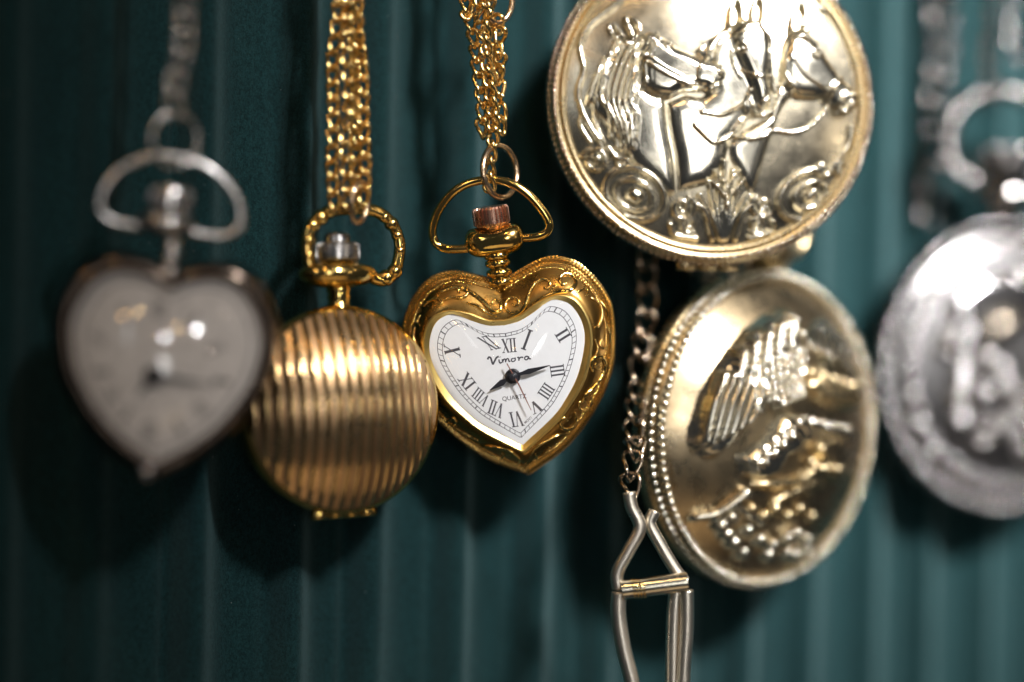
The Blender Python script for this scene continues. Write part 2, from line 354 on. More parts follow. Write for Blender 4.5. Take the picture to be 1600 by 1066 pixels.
def gold_heart():
    W = Watch('heart_pendant_watch', 800, 590, 212, yaw=-3, pitch=8, roll=8)
    r = W.root; k = PX; N = 360
    O = heart(OUTER, N, sy=1.015)+np.array([1*k, -1*k]); Bz = heart(BEZ, N)+np.array([1*k, 0]); Tk = heart(TRACK, N)
    Dl = heart(DIAL, N)
    zo, zb = -2.27, .22
    cen = O.mean(0)
    sc = lambda p, f: (p-cen)*f+cen
    # back and side of the case
    MB().loft([ring3(sc(O, .55), -7.6), ring3(sc(O, .8), -7.2), ring3(sc(O, .93), -6.3), ring3(sc(O, .985), -5.0)], cap0=True).build('case_back', 'gold_case', r)
    # milled rim with its pyramids
    NR = 1080; Or = heart(OUTER, NR, sy=1.015)+np.array([1*k, -1*k]); rings = []
    prof = [(.985, -5.0), (1.0, -4.5)] + [(1.003-.088*(1-math.cos(t)), -4.4+2.15*math.sin(t)) for t in np.linspace(.12, 1.5, 15)]
    for q, (f, z) in enumerate(prof):
        p = sc(Or, f); bump = np.where(((np.arange(NR)//3+q//2) % 2) == 0, .17, 0.)
        d = (p-cen)/np.linalg.norm(p-cen, axis=1)[:, None]
        if q in (0, len(prof)-1): bump = bump*0
        rings.append(np.c_[p+d*bump[:, None]*.5, z+bump*.8])
    MB().loft(rings).build('milled_rim', 'milled_gold', r, smooth=False)
    Oi = sc(O, .922)
    # engraved band
    def bandz(t): return zo+(zb-.30-zo)*(1-(1-t)**1.6)
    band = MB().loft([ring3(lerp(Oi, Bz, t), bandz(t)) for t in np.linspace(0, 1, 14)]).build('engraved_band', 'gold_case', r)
    # line of small beads inside the milled rim
    b = MB()
    bp = lerp(heart(OUTER, 300, sy=1.015)*.922+cen*(1-.922)+np.array([1*k, -1*k])*.922, heart(BEZ, 300)+np.array([k, 0]), .07)
    for p in bp: b.ball((p[0], p[1], bandz(.07)+.05), .15, 6, 4)
    b.build('bead_line', 'gold', band)
    # raised scrolls
    tt = np.linspace(0, 1, 60); GP = np.vstack([lerp(Oi, Bz, t) for t in tt]); GZ = np.repeat([bandz(t) for t in tt], N)
    def surf(x, y):
        d = (GP[:, 0]-x)**2+(GP[:, 1]-y)**2; i = np.argpartition(d, 4)[:4]; w_ = 1/(d[i]+1e-4); return float((GZ[i]*w_).sum()/w_.sum())
    def scroll(pts, rad, sc_=2.665, ox=600, oy=380):
        out = []
        for q in pts:
            z = -1.
            for _ in range(4): x, y = W.loc(ox+q[0]/sc_, oy+q[1]/sc_, z); z = surf(x, y)
            out.append((x, y, z+.04))
        c = spline(np.array(out), 12*len(pts)); n = len(c)
        for i in range(n): c[i, 2] = surf(c[i, 0], c[i, 1])+.05
        t = np.linspace(0, 1, n); rr = rad*(.35+.65*np.sin(np.pi*np.clip(t*.86+.1, 0, 1))**.8)
        MB().tube(c, rr*1.15, 8).build('scroll', 'gold', band)
    SC = [
     ([(235, 205), (300, 185), (360, 205), (410, 240), (450, 282), (482, 280), (486, 250), (462, 238), (445, 256)], .26),
     ([(250, 235), (285, 225), (318, 228), (345, 215), (348, 192), (325, 184), (308, 197), (318, 210)], .20),
     ([(345, 248), (390, 262), (425, 288), (470, 305)], .18),
     ([(165, 262), (190, 240), (225, 232), (240, 250), (222, 262)], .19),
     ([(128, 350), (122, 385), (136, 430), (150, 470)], .22), ([(150, 300), (138, 325), (150, 345)], .14),
     ([(560, 282), (525, 290), (505, 265), (515, 235), (545, 226), (562, 245), (548, 262), (532, 252)], .22),
     ([(518, 312), (565, 288), (592, 250), (606, 205), (632, 165), (668, 150), (690, 165), (684, 188), (664, 186)], .26),
     ([(610, 262), (660, 228), (720, 205), (775, 196), (800, 165), (785, 135), (752, 128), (732, 148), (742, 172), (765, 166)], .25),
     ([(690, 206), (704, 186), (722, 180)], .13), ([(800, 205), (835, 190), (850, 205), (838, 222)], .17),
     ([(862, 228), (898, 252), (908, 300), (893, 345), (875, 352)], .22), ([(900, 240), (925, 275), (930, 315)], .14),
     ([(918, 322), (938, 370), (935, 415), (912, 438), (898, 422), (905, 402)], .22),
     ([(878, 400), (890, 440), (880, 470)], .14),
     ([(868, 535), (862, 500), (880, 476), (908, 478), (920, 508), (905, 556), (872, 602), (838, 632), (822, 668)], .27),
     ([(905, 520), (884, 520), (880, 503), (893, 498)], .16),
     ([(862, 632), (866, 662), (844, 692), (816, 690), (812, 665), (832, 660)], .20),
     ([(795, 705), (800, 742), (776, 772), (744, 770), (734, 744), (752, 728), (766, 742)], .22),
     ([(775, 790), (725, 800), (672, 826), (632, 852), (604, 892)], .20), ([(690, 850), (660, 885), (640, 900), (632, 880)], .15),
     ([(228, 720), (275, 752), (330, 790), (392, 822)], .20), ([(262, 742), (285, 728), (300, 745), (286, 760)], .16),
     ([(405, 842), (470, 850), (530, 868), (566, 900), (552, 922), (530, 908)], .20), ([(430, 872), (478, 895), (500, 885), (488, 872)], .15),
     ([(200, 640), (192, 672), (214, 702)], .18), ([(590, 918), (592, 945)], .14),
    ]
    for pts, rad in SC: scroll(pts, rad)
    # bezel: rounded gold ring, sloping in to the dial
    MB().loft([ring3(Bz, zb-.5), ring3(Bz, zb+.06), ring3(lerp(Bz, Dl, .08), zb+.17), ring3(lerp(Bz, Dl, .22), zb+.20), ring3(lerp(Bz, Dl, .34), zb+.16),
               ring3(lerp(Bz, Dl, .42), zb+.06), ring3(lerp(Bz, Dl, .75), zb-.10), ring3(lerp(Bz, Dl, 1.0), -.10)]).build('bezel', 'gold_bezel', r)
    # dial
    dcen = np.array([0, .1])
    dial = MB().loft([ring3(lerp(Bz, Dl, .9), -.6), ring3(lerp(Bz, Dl, .9), 0.0), ring3(Dl*.5, 0.0)], cap1=True, cap0=True).build('dial', 'dial', r, smooth=False)
    zt = .012
    # track: two lines and the ticks
    Ti = heart(TRACK, N, sx=.935, sy=.93, c=3)
    b = MB(); hw = .042
    for cur in (Tk, Ti):
        g = (cur-dcen)/np.linalg.norm(cur-dcen, axis=1)[:, None]
        b.loft([ring3(cur-g*hw, .001), ring3(cur-g*hw, zt), ring3(cur+g*hw, zt), ring3(cur+g*hw, .001)])
    for i in range(0, N, 5):
        a, c = Tk[i], Ti[i]; t = (c-a)/np.linalg.norm(c-a); nn = np.array([-t[1], t[0]])*(.035 if i % 25 else .07)
        b.prism([a+nn, c+nn, c-nn, a-nn], .001, zt)
    b.build('minute_track', 'ink', dial, smooth=False)
    # numerals, drawn stroke by stroke with serifs
    def bar(b, p, q, wd):
        p, q = np.array(p), np.array(q); t = (q-p)/np.linalg.norm(q-p); nn = np.array([-t[1], t[0]])*wd/2
        b.append([p+nn, p-nn, q-nn, q+nn])
    def glyphs(text):
        out = []; x = 0.
        for ch in text:
            if ch == 'I':
                bar(out, (x+.17, 0), (x+.17, 1), .155); bar(out, (x, .03), (x+.34, .03), .06); bar(out, (x, .97), (x+.34, .97), .06); x += .36
            elif ch == 'V':
                bar(out, (x+.14, 1), (x+.40, 0), .165); bar(out, (x+.40, .02), (x+.64, 1), .065); bar(out, (x, .97), (x+.28, .97), .06); bar(out, (x+.52, .97), (x+.76, .97), .06); x += .76
            elif ch == 'X':
                bar(out, (x+.13, 1), (x+.62, 0), .175); bar(out, (x+.11, 0), (x+.62, 1), .065)
                for xx in (0, .5):
                    bar(out, (x+xx, .97), (x+xx+.26, .97), .06); bar(out, (x+xx, .03), (x+xx+.26, .03), .06)
                x += .76
        return out, x
    def numeral(text, px, py, out_ang, wid, hgt, shear=0., zz=zt):
        """out_ang: photo angle (deg, clockwise from up) of the numeral's top"""
        polys, adv = glyphs(text); b = MB(); a = R_(out_ang)
        up = np.array([math.sin(a), -math.cos(a)]); rt = np.array([math.cos(a), math.sin(a)])
        for q, pl in enumerate(polys):
            o = []
            for x, y in pl:
                X = (x/adv-.5)*wid + shear*(y-.5)*hgt; Y = (y-.5)*hgt
                o.append(W.loc(px+rt[0]*X+up[0]*Y, py+rt[1]*X+up[1]*Y, 0))
            b.prism(o, .001+.0004*q, zz+.0006*q)
        return b.build('numeral', 'ink', dial, smooth=False)
    numeral('XII', 795.5, 540, -5, 23, 22); numeral('I', 823.5, 531, 20, 9, 33)
    numeral('II', 880, 524, 58, 17, 22); numeral('III', 871, 579.5, 82, 19, 22)
    numeral('IIII', 853.5, 611.5, 124, 22, 20); numeral('V', 837, 636, 152, 18, 19)
    numeral('VI', 807, 655, 172, 20, 24, -.1); numeral('VII', 775, 639, 203, 24, 22, -.1)
    numeral('VIII', 751, 620, 222, 27, 18, -.1); numeral('IX', 729.5, 596, 232, 24, 20); numeral('X', 706.5, 548, 262, 17, 24, .35)
    numeral('XI', 764, 536, -12, 17, 24, -.75)
    # maker's script, handwritten strokes; zoomed photo coordinates
    b = MB()
    ST = [[(452, 452), (462, 436), (474, 442), (482, 466), (489, 488)], [(489, 488), (502, 462), (514, 440), (530, 431)],
          [(531, 452), (534, 470), (542, 478), (550, 470)], [(538, 434), (541, 437)],
          [(554, 450), (558, 474)], [(557, 468), (566, 451), (576, 452), (578, 472)], [(577, 466), (586, 448), (597, 449), (601, 466), (610, 462)],
          [(634, 444), (620, 449), (618, 462), (630, 467), (643, 459), (644, 446), (634, 443), (648, 443)],
          [(658, 440), (668, 438), (670, 461)], [(670, 452), (678, 440), (692, 436), (700, 440)],
          [(738, 434), (722, 430), (710, 440), (713, 453), (727, 453), (738, 436), (741, 448), (754, 446)]]
    for q, s_ in enumerate(ST):
        c = spline(np.array([W.loc(660+x/4.442, 460+y/4.442, 0) for x, y in s_]), 14)
        wdt = .115 if q in (0, 1) else .085
        t = np.gradient(c, axis=0); t /= np.linalg.norm(t, axis=1)[:, None]; nn = np.stack([-t[:, 1], t[:, 0]], 1)*wdt
        z1 = zt+.0007*q
        rings = [np.array([[*(c[i]+nn[i]), .001], [*(c[i]+nn[i]), z1], [*(c[i]-nn[i]), z1], [*(c[i]-nn[i]), .001]]) for i in range(len(c))]
        b.loft(rings, True, True)
    b.build('maker_script', 'ink', dial, smooth=False)
    def lettering(name, txt, px, py, ang, width_px):
        cu = bpy.data.curves.new(name, 'FONT'); cu.body = txt; cu.align_x = 'CENTER'; cu.align_y = 'CENTER'; cu.size = 1; cu.offset = .008
        to = bpy.data.objects.new(name, cu); C.objects.link(to); bpy.context.view_layer.update()
        me = bpy.data.meshes.new_from_object(to.evaluated_get(bpy.context.evaluated_depsgraph_get()))
        C.objects.unlink(to); bpy.data.objects.remove(to)
        v = np.array([tuple(q.co) for q in me.vertices]); wd = np.ptp(v[:, 0])
        s_ = width_px/wd; a = R_(ang)
        for q in me.vertices:
            x, y = q.co.x*s_, q.co.y*s_
            lx, ly = W.loc(px+x*math.cos(a)+y*math.sin(a), py+x*math.sin(a)-y*math.cos(a), 0)
            q.co = Vector((lx, ly, zt))*S
        me.materials.append(M['ink']); o = bpy.data.objects.new(name, me); C.objects.link(o); o.parent = dial
    lettering('quality_lettering', 'QUARTZ', 803.5, 621.5, -7.5, 38)
    lettering('movement_lettering', 'MOVT', 825.5, 656.5, -40, 15)
    # hands
    def hand(name, mat, base, tip, w0, w1, z, tail=None):
        p = np.array(W.loc(*base, z)); q = np.array(W.loc(*tip, z)); t = (q-p); L = np.linalg.norm(t); t /= L; nn = np.array([-t[1], t[0]])
        if tail: p = np.array(W.loc(*tail, z)); L = np.linalg.norm(q-p)
        pr = [p+nn*w0*.5, p+t*L*.28+nn*w0*.5, p+t*L*.45+nn*w1, q+nn*.04, q-nn*.04, p+t*L*.45-nn*w1, p+t*L*.28-nn*w0*.5, p-nn*w0*.5]
        MB().prism(pr, z, z+.09).build(name, mat, r, smooth=False)
    hand('hour_hand', 'hand', (800, 588), (765, 610), .42, .40, .38); hand('minute_hand', 'hand', (800, 588), (859, 571), .40, .34, .56)
    hand('second_hand', 'red', (800, 588), (830, 641), .13, .09, .78, tail=(792, 568))
    hx, hy = W.loc(801, 588.5, .5)
    MB().lathe([(.95, .02), (.95, .42), (.80, .55), (.62, .55), (.60, .74), (.45, .78), (.42, .98), (.25, 1.06)], 40, (hx, hy, 0), 'z').build('hub', 'hand', r, angle=35)
    # domed crystal
    rr = []
    for t in np.linspace(0, 1, 16):
        f = 1-t*.985; rr.append(ring3((Dl-dcen)*1.01*f+dcen, .02+2.9*(1-f*f)))
    MB().loft([q[::-1] for q in rr], cap1=True).build('crystal', 'crystal', r)
    # neck, collar, crown, bow
    zc = -3.0; x0 = 2*k
    prof = [(15, 132)]
    for y in (148, 163, 178, 190): prof += [(13.5, y-7), (19.5, y-4.5), (21, y), (19.5, y+4.5), (13.5, y+7)]
    MB().lathe([(a*k, c*k) for a, c in prof], 40, (x0, 0, zc), 'y').build('neck', 'gold', r)
    col = MB(); rings = []
    for x in np.linspace(-1, 1, 33):                               # barrel lying across, dipped on top for the crown
        e = math.sqrt(max(1-abs(x)**3.2, .0)); a = np.linspace(0, 2*math.pi, 28, endpoint=False)
        ry = 26*e+.5; rz = 28*e+.5
        yy = ry*np.sin(a); yy = np.where(yy > 0, yy*(.80+.30*min(1, abs(x*1.25))**2), yy)
        rings.append(np.stack([np.full(28, x*48.*k)+x0, (214+yy)*k, rz*np.cos(a)*k+zc], 1))
    col.loft(rings, True, True).build('collar', 'gold', r)
    MB().lathe([(6*k, 226*k), (14*k, 229*k), (22*k, 236*k), (27.5*k, 239*k, 1), (29*k, 241*k, 1), (29*k, 263*k, 1), (27*k, 266*k, 1), (24*k, 267*k), (22*k, 266.2*k), (1*k, 267.5*k)],
               28*8, (x0, 0, zc), 'y', teeth=28, depth=3.0*k).build('crown', 'copper', r, angle=30)
    bw = [(733, 388), (712, 389.5), (694, 388), (681, 380), (675.5, 363), (680, 341), (691, 320), (710, 299), (735, 286), (766, 281), (798, 287), (824, 303), (845, 326), (857, 346), (857, 359), (848, 367), (834, 371), (812, 372)]
    p = np.array([(*W.loc(x, y, zc), zc) for x, y in bw]); MB().tube(spline(p, 120), 7.0*k, 14).build('bow', 'gold', r)
    label(r, 'gold heart-shaped pendant watch with white Roman dial and engraved border, in sharp focus', 'watch', 'watches hanging on the ribbed velvet')
    return W
GH = gold_heart()

link_gold = curb_mesh('link', 'gold_chain', 1.27, .62, .265, .7)
def heart_chain():
    Z = 212.5
    r = chain_root('gold_chain', (775, 290, Z))
    zp = lambda x, y: (660+x/3.33, y/3.33)
    def st(pts, z): return [(*zp(x, y), z) for x, y in pts]
    chain(r, link_gold, st([(225, -1900), (232, -100), (240, 60), (258, 200), (285, 330), (305, 440), (313, 540), (306, 640), (318, 745)], Z+.2), 1.9, 32)
    chain(r, link_gold, st([(300, -1900), (305, -80), (315, 90), (322, 210), (335, 330), (355, 450), (366, 560), (366, 670), (356, 775), (350, 870), (350, 985)], Z-1.2), 1.9, -28)
    chain(r, link_gold, st([(400, 125), (396, 240), (402, 350), (394, 450), (392, 530), (408, 620), (414, 700), (402, 790)], Z+.8), 1.9, 20)
    chain(r, link_gold, st([(345, -1900), (345, -100), (348, 60), (352, 200), (362, 340), (352, 470), (345, 600), (352, 740)], Z+2.0), 1.9, 60)
    wire(r, 'jump_ring', 'rose_ring', oval_px(781, 268, Z-.6, 26, 41, 2.8, -.12), .40, True)
    wire(r, 'jump_ring', 'rose_ring', oval_px(779, 5, Z+.6, 21, 31, 1.2, .15), .36, True)
    label(r, 'gold curb chain of several strands holding the sharp gold heart watch', 'chain', 'chains holding the watches')
heart_chain()

# ------------------------------------------------------------------ reliefs on round lids
class Lid:
    def __init__(s, W, R, H, z0, flat=.0):
        s.W, s.R, s.H, s.z0, s.flat = W, R, H, z0, flat
    def z(s, x, y):
        q = np.clip((x*x+y*y)/s.R**2, 0, 1.1)
        return s.z0+s.H*(1-q**(1+s.flat))
    def base(s, name, mat, parent, extra=None, n=90, segs=160):
        rings = []
        for t in np.linspace(1, .004, n):
            a = np.linspace(0, 2*math.pi, segs, endpoint=False)
            x, y = s.R*t*np.cos(a), s.R*t*np.sin(a); zz = s.z(x, y)
            if extra is not None: zz = zz+extra(x, y)
            rings.append(np.stack([x, y, zz], 1))
        return MB().loft(rings, cap1=True).build(name, mat, parent)
    def pts(s, pts, ox, oy, sc):
        """photo points (zoomed coordinates) onto the dome"""
        out = []
        for q in pts:
            z = s.z0+s.H*.7
            for _ in range(24): x, y = s.W.loc(ox+q[0]/sc, oy+q[1]/sc, z); z = .6*z+.4*float(s.z(x, y))
            out.append((x, y))
        return np.array(out)
    def relief(s, name, mat, parent, polys=(), strokes=(), step=.10, clip=.985):
        """polys: (points, height, edge width); strokes: (points, half width, height) - a raised motif as one mesh"""
        allp = np.vstack([p[0] for p in polys]+[q[0] for q in strokes]); pad = 1.
        x0, y0 = allp.min(0)-pad; x1, y1 = allp.max(0)+pad
        gx = np.arange(x0, x1, step); gy = np.arange(y0, y1, step); X, Y = np.meshgrid(gx, gy)
        h = np.full(X.shape, -9.)
        polys = [(p, H*1.45, wd*.95) for p, H, wd in polys]; strokes = [(p, hw*1.06, H*1.8) for p, hw, H in strokes]
        for p, H, wd in polys:
            d = np.full(X.shape, 1e9); ins = np.zeros(X.shape, bool); n = len(p)
            for i in range(n):
                a, c = p[i], p[(i+1) % n]; e = c-a; L = e.dot(e)+1e-12
                t = np.clip(((X-a[0])*e[0]+(Y-a[1])*e[1])/L, 0, 1)
                d = np.minimum(d, np.hypot(X-a[0]-t*e[0], Y-a[1]-t*e[1]))
                cr = (a[1] > Y) != (c[1] > Y)
                ins ^= cr & (X < (c[0]-a[0])*(Y-a[1])/(c[1]-a[1]+1e-12)+a[0])
            hin = H*np.sqrt(np.clip(1-(1-np.clip(d/wd, 0, 1))**2, 0, 1))
            h = np.maximum(h, np.where(ins, hin, -d*1.5))
        if polys:                                                     # soften the creases of the modelling
            h = np.maximum(h, -.6)
            for _ in range(2):
                for ax in (0, 1):
                    q = np.pad(h, [(2, 2) if k == ax else (0, 0) for k in (0, 1)], mode='edge')
                    h = sum(np.take(q, range(k, k+h.shape[ax]), axis=ax) for k in range(5))/5
        hb = np.where(h > 0, h, 0)
        for p, hw, H in strokes:
            p = spline(p, max(len(p)*7, 10)) if len(p) > 2 else p
            d = np.full(X.shape, 1e9)
            for i in range(len(p)-1):
                a, c = p[i], p[i+1]; e = c-a; L = e.dot(e)+1e-12
                t = np.clip(((X-a[0])*e[0]+(Y-a[1])*e[1])/L, 0, 1)
                d = np.minimum(d, np.hypot(X-a[0]-t*e[0], Y-a[1]-t*e[1]))
            hs = H*np.sqrt(np.clip(1-(d/hw)**2, 0, 1))
            if H > 0: h = np.maximum(h, np.where(d < hw, hb+hs, -(d-hw)*1.5))
            else: h = np.where((d < hw) & (h > 0), np.maximum(h+hs, .02), h)
        r_in = np.hypot(X, Y) < s.R*clip
        Zv = s.z(X, Y)+np.maximum(h, -.14)
        nx = X.shape[1]; keep = (h > -.14) & r_in
        cell = keep[:-1, :-1] & keep[1:, :-1] & keep[:-1, 1:] & keep[1:, 1:]
        j, i = np.nonzero(cell); a = j*nx+i
        quads = np.stack([a, a+1, a+nx+1, a+nx], 1); used, invx = np.unique(quads, return_inverse=True)
        v = np.stack([X.ravel(), Y.ravel(), Zv.ravel()], 1)[used]
        b = MB(); b.add(v, invx.reshape(-1, 4).tolist())
        return b.build(name, mat, parent)
def spiral(cx, cy, r0, r1, a0, turns, n=16):
    return [(cx+(r0+(r1-r0)*t)*math.cos(R_(a0)+turns*2*math.pi*t), cy+(r0+(r1-r0)*t)*math.sin(R_(a0)+turns*2*math.pi*t)) for t in np.linspace(0, 1, n)]
def arc(cx, cy, rx, ry, a0, a1, n=14, rot=0):
    o = []
    for t in np.linspace(R_(a0), R_(a1), n):
        x, y = rx*math.cos(t), ry*math.sin(t); o.append((cx+x*math.cos(rot)-y*math.sin(rot), cy+x*math.sin(rot)+y*math.cos(rot)))
    return o
def beads(b, R, n, r, z, off=0., sq=(1, 1, 1)):
    for i in range(n):
        a = 2*math.pi*(i+off)/n; b.ball((R*math.cos(a), R*math.sin(a), z), r*random.uniform(.88, 1.1), 8, 5, sq)

def horse_watch():
    W = Watch('horse_pocket_watch', 1117, 152, 218, yaw=5, pitch=-3, roll=0); r = W.root
    R = 20.6
    MB().lathe([(14, -9.2), (18, -8.6), (20.2, -7), (21, -5.2), (21, -4.2), (20.2, -3.8)], 128, (0, 0, 0), 'z').build('case_back', 'pale_gold', r)
    MB().lathe([(20.2, -3.8), (21, -3.4), (21.2, -2.4), (20.9, -1.6), (20.4, -1.2), (20.1, -1.15), (19.9, -1.4), (19.0, -1.6)], 128, (0, 0, 0), 'z', caps=False).build('lid_rim', 'antique', r)
    b = MB(); beads(b, 20.55, 168, .36, -1.05); beads(b, 21.15, 168, .34, -2.3, .5); b.build('beaded_edge', 'tan_chain', r)
    MB().lathe([(19.75, -1.5), (19.7, -.9), (19.45, -.75), (19.2, -.9), (19.1, -1.5)], 128, (0, 0, 0), 'z', caps=False).build('inner_ring', 'antique', r)
    L = Lid(W, 19.4, 2.6, -1.5, .25)
    lid = L.base('lid', 'pale_gold_matte', r)
    q = lambda pts: L.pts(pts, 840, 0, 2.423)
    k = 1/2.423*.0845
    sl = lambda n, pts, hw, H: (q(pts), hw, H)
    # horse looking right, with its long mane
    mane = [[(330+dx, 150+dy*.2), (280+dx*.9-dy*.1, 260+dy*.3), (255+dx*.8, 380+dy*.5), (290+dx*.7, 470+dy), (300+dx*.6+dy*.2, 560+dy)] for dx, dy in ((-30, -40), (0, 0), (28, 10), (55, 20), (82, 0), (108, -30))]
    mane2 = [[(250, 220), (205, 320), (185, 400)], [(270, 250), (225, 350), (215, 450), (250, 540)], [(390, 170), (395, 240), (385, 320), (360, 400)], [(370, 150), (362, 250), (350, 360), (335, 460)], [(180, 470), (220, 510), (250, 580)], [(170, 430), (160, 470), (200, 540)]]
    head1 = [(398, 130), (440, 128), (480, 150), (520, 180), (570, 200), (620, 225), (660, 232), (698, 246), (716, 276), (712, 312), (690, 345), (664, 370), (640, 362), (622, 346), (585, 350), (545, 352), (500, 378), (455, 375), (415, 360), (390, 330), (385, 250), (390, 180)]
    neck1 = [(390, 330), (440, 372), (480, 385), (486, 440), (494, 500), (512, 590), (520, 660), (522, 735), (500, 745), (440, 690), (380, 640), (330, 580), (300, 520), (200, 420), (180, 370), (215, 280), (280, 200), (330, 140), (390, 150)]
    L.relief('horse_relief', 'pale_gold', lid, [(q(neck1), .55, 1.6), (q(head1), 1.15, 1.7)],
        [sl(0, m, .24, .36) for m in mane] + [sl(0, [(x+14, y+6) for x, y in m], .15, .26) for m in mane] + [sl(0, m, .22, .30) for m in mane2] +
        [sl(0, [(280, 130), (268, 105), (285, 95), (320, 140), (330, 165)], .3, .5), sl(0, [(330, 70), (370, 85), (385, 120), (365, 150), (345, 110), (330, 70)], .32, .6),
         sl(0, [(405, 245), (470, 285), (540, 318), (600, 332)], .2, .22), sl(0, [(420, 225), (470, 262), (540, 300)], .12, .14), sl(0, [(628, 232), (604, 270), (600, 310), (612, 345)], .22, .25),
         sl(0, arc(492, 178, 17, 14, 0, 330), .16, .25), sl(0, [(492, 178), (494, 180)], .22, .22), sl(0, arc(685, 272, 12, 16, 0, 320), .16, .2), sl(0, [(650, 335), (680, 318), (700, 312)], .14, -.25),
         sl(0, [(400, 130), (405, 190), (398, 260), (405, 340)], .22, .24), sl(0, [(425, 130), (440, 160)], .2, .25), sl(0, [(450, 128), (462, 152)], .2, .22)])
    # horse in the middle, facing out
    body2 = [(486, 392), (560, 362), (620, 372), (660, 340), (640, 260), (590, 195), (650, 150), (715, 105), (760, 80), (830, 90), (880, 150), (890, 260), (880, 400), (840, 440), (790, 450), (775, 480), (725, 535), (712, 600), (690, 650), (640, 700), (530, 728), (520, 600), (498, 490)]
    head2 = [(722, 118), (768, 78), (842, 78), (876, 130), (884, 210), (872, 300), (882, 350), (874, 398), (846, 416), (816, 398), (800, 345), (772, 275), (740, 205)]
    L.relief('horse_relief', 'pale_gold', lid, [(q(body2), .62, 2.0), (q(head2), 1.25, 1.5)],
        [sl(0, [(722, 95), (728, 40), (748, -5), (765, 30), (768, 85)], .3, .75), sl(0, [(805, 75), (812, 30), (828, -10), (848, 20), (845, 75)], .3, .75),
         sl(0, [(745, 150), (790, 110), (840, 105)], .24, .25), sl(0, [(885, 130), (878, 220), (885, 300), (900, 350)], .26, .3), sl(0, [(770, 275), (820, 300), (880, 292)], .2, .24),
         sl(0, arc(762, 190, 16, 17, 0, 330), .17, .25), sl(0, [(762, 190), (764, 192)], .22, .2),
         sl(0, [(800, 345), (785, 385), (805, 425), (845, 438), (890, 420), (905, 390)], .26, .32), sl(0, [(615, 430), (690, 440), (750, 415), (795, 385)], .22, .3),
         sl(0, [(590, 480), (640, 530), (670, 545), (720, 520), (770, 480), (790, 430)], .24, .3), sl(0, [(775, 400), (790, 440), (760, 470), (740, 500)], .3, .35), sl(0, [(800, 400), (830, 425), (820, 440)], .22, .3),
         sl(0, [(700, 120), (660, 170), (640, 220)], .25, .28), sl(0, [(720, 110), (680, 180), (668, 240)], .25, .28), sl(0, [(730, 200), (735, 250), (760, 300)], .2, .2),
         sl(0, [(612, 190), (632, 165)], .2, .22), sl(0, [(860, 370), (850, 385)], .2, -.2)])
    # horse at the right, in profile
    neck3 = [(925, 320), (960, 365), (930, 400), (905, 450), (882, 520), (855, 600), (830, 690), (812, 745), (790, 715), (725, 600), (720, 545), (770, 500), (880, 440), (900, 330)]
    head3 = [(932, 150), (965, 115), (1010, 112), (1055, 155), (1095, 225), (1140, 290), (1180, 330), (1212, 360), (1212, 392), (1185, 425), (1150, 442), (1118, 420), (1085, 375), (1045, 378), (990, 375), (945, 355), (918, 320), (916, 230)]
    L.relief('horse_relief', 'pale_gold', lid, [(q(neck3), .5, 1.5), (q(head3), 1.1, 1.6)],
        [sl(0, [(955, 115), (962, 60), (990, 18), (1010, 50), (1000, 105)], .3, .7), sl(0, [(1015, 95), (1035, 45), (1040, 75), (1030, 115)], .22, .45),
         sl(0, [(960, 150), (1000, 150), (1040, 180), (1060, 215)], .3, .4), sl(0, arc(1046, 212, 16, 15, 0, 330), .17, .25),
         sl(0, [(1140, 300), (1110, 340), (1085, 385)], .34, .42), sl(0, [(1175, 330), (1150, 370), (1130, 410)], .28, .35), sl(0, arc(1195, 360, 14, 14, 0, 320), .16, .22),
         sl(0, [(1100, 400), (1065, 445), (1010, 490), (950, 502), (900, 495), (850, 520), (795, 530), (740, 520)], .24, .34), sl(0, [(950, 220), (1000, 290), (1070, 340)], .18, .2), sl(0, [(930, 240), (935, 300), (970, 350)], .18, .22),
         sl(0, [(1180, 400), (1160, 430), (1125, 432)], .34, .45)])
    # scroll work round the edge
    def scrollwork(strokes): L.relief('scroll_relief', 'pale_gold', lid, (), [sl(0, p, hw, H) for p, hw, H in strokes])
    scrollwork([(arc(365, 735, 118, 92, 0, 359, 30, .5), .42, .55), (arc(362, 738, 72, 56, 0, 359, 22, .5), .36, .5), ([(360, 738), (372, 746)], .9, .7)])
    scrollwork([(arc(1025, 738, 122, 84, 20, 330, 30, -.55), .42, .55), (arc(1030, 740, 66, 44, 0, 330, 22, -.55), .34, .5), ([(1025, 745), (1042, 730)], .7, .6)])
    scrollwork([(spiral(215, 612, 52, 8, 200, 1.6, 22), .34, .5), ([(230, 530), (190, 470), (160, 400), (150, 340), (172, 265), (158, 170), (198, 92), (290, 20), (330, -30)], .38, .5), ([(265, 560), (300, 600), (340, 610)], .36, .5), (spiral(318, 612, 26, 6, 0, 1.2, 12), .28, .4)])
    scrollwork([([(1085, 5), (1130, 40), (1165, 75), (1205, 150), (1240, 235), (1245, 300), (1238, 360)], .36, .5), ([(1085, 5), (1070, 30), (1095, 45), (1110, 22)], .28, .4)])
    scrollwork([([(1185, 480), (1178, 540), (1150, 585), (1110, 640)], .42, .5), (spiral(1080, 640, 30, 6, 0, 1.3, 12), .3, .45), (spiral(1150, 640, 28, 6, 90, 1.3, 12), .3, .45)])
    # leaf fan at the foot
    fan = []
    for i, (dx, tp) in enumerate(((-95, 740), (-62, 690), (-30, 650), (0, 612), (30, 650), (58, 690), (92, 740))):
        fan.append(([(700+dx*.12, 905), (702+dx*.45, 830), (705+dx, tp)], .34, .55))
    fan += [([(655, 690), (700, 745), (712, 790)], .24, .75), ([(770, 690), (725, 745), (712, 790)], .24, .75), ([(670, 655), (705, 700), (712, 730)], .22, .75), ([(755, 655), (720, 700), (712, 730)], .22, .75)]
    scrollwork(fan)
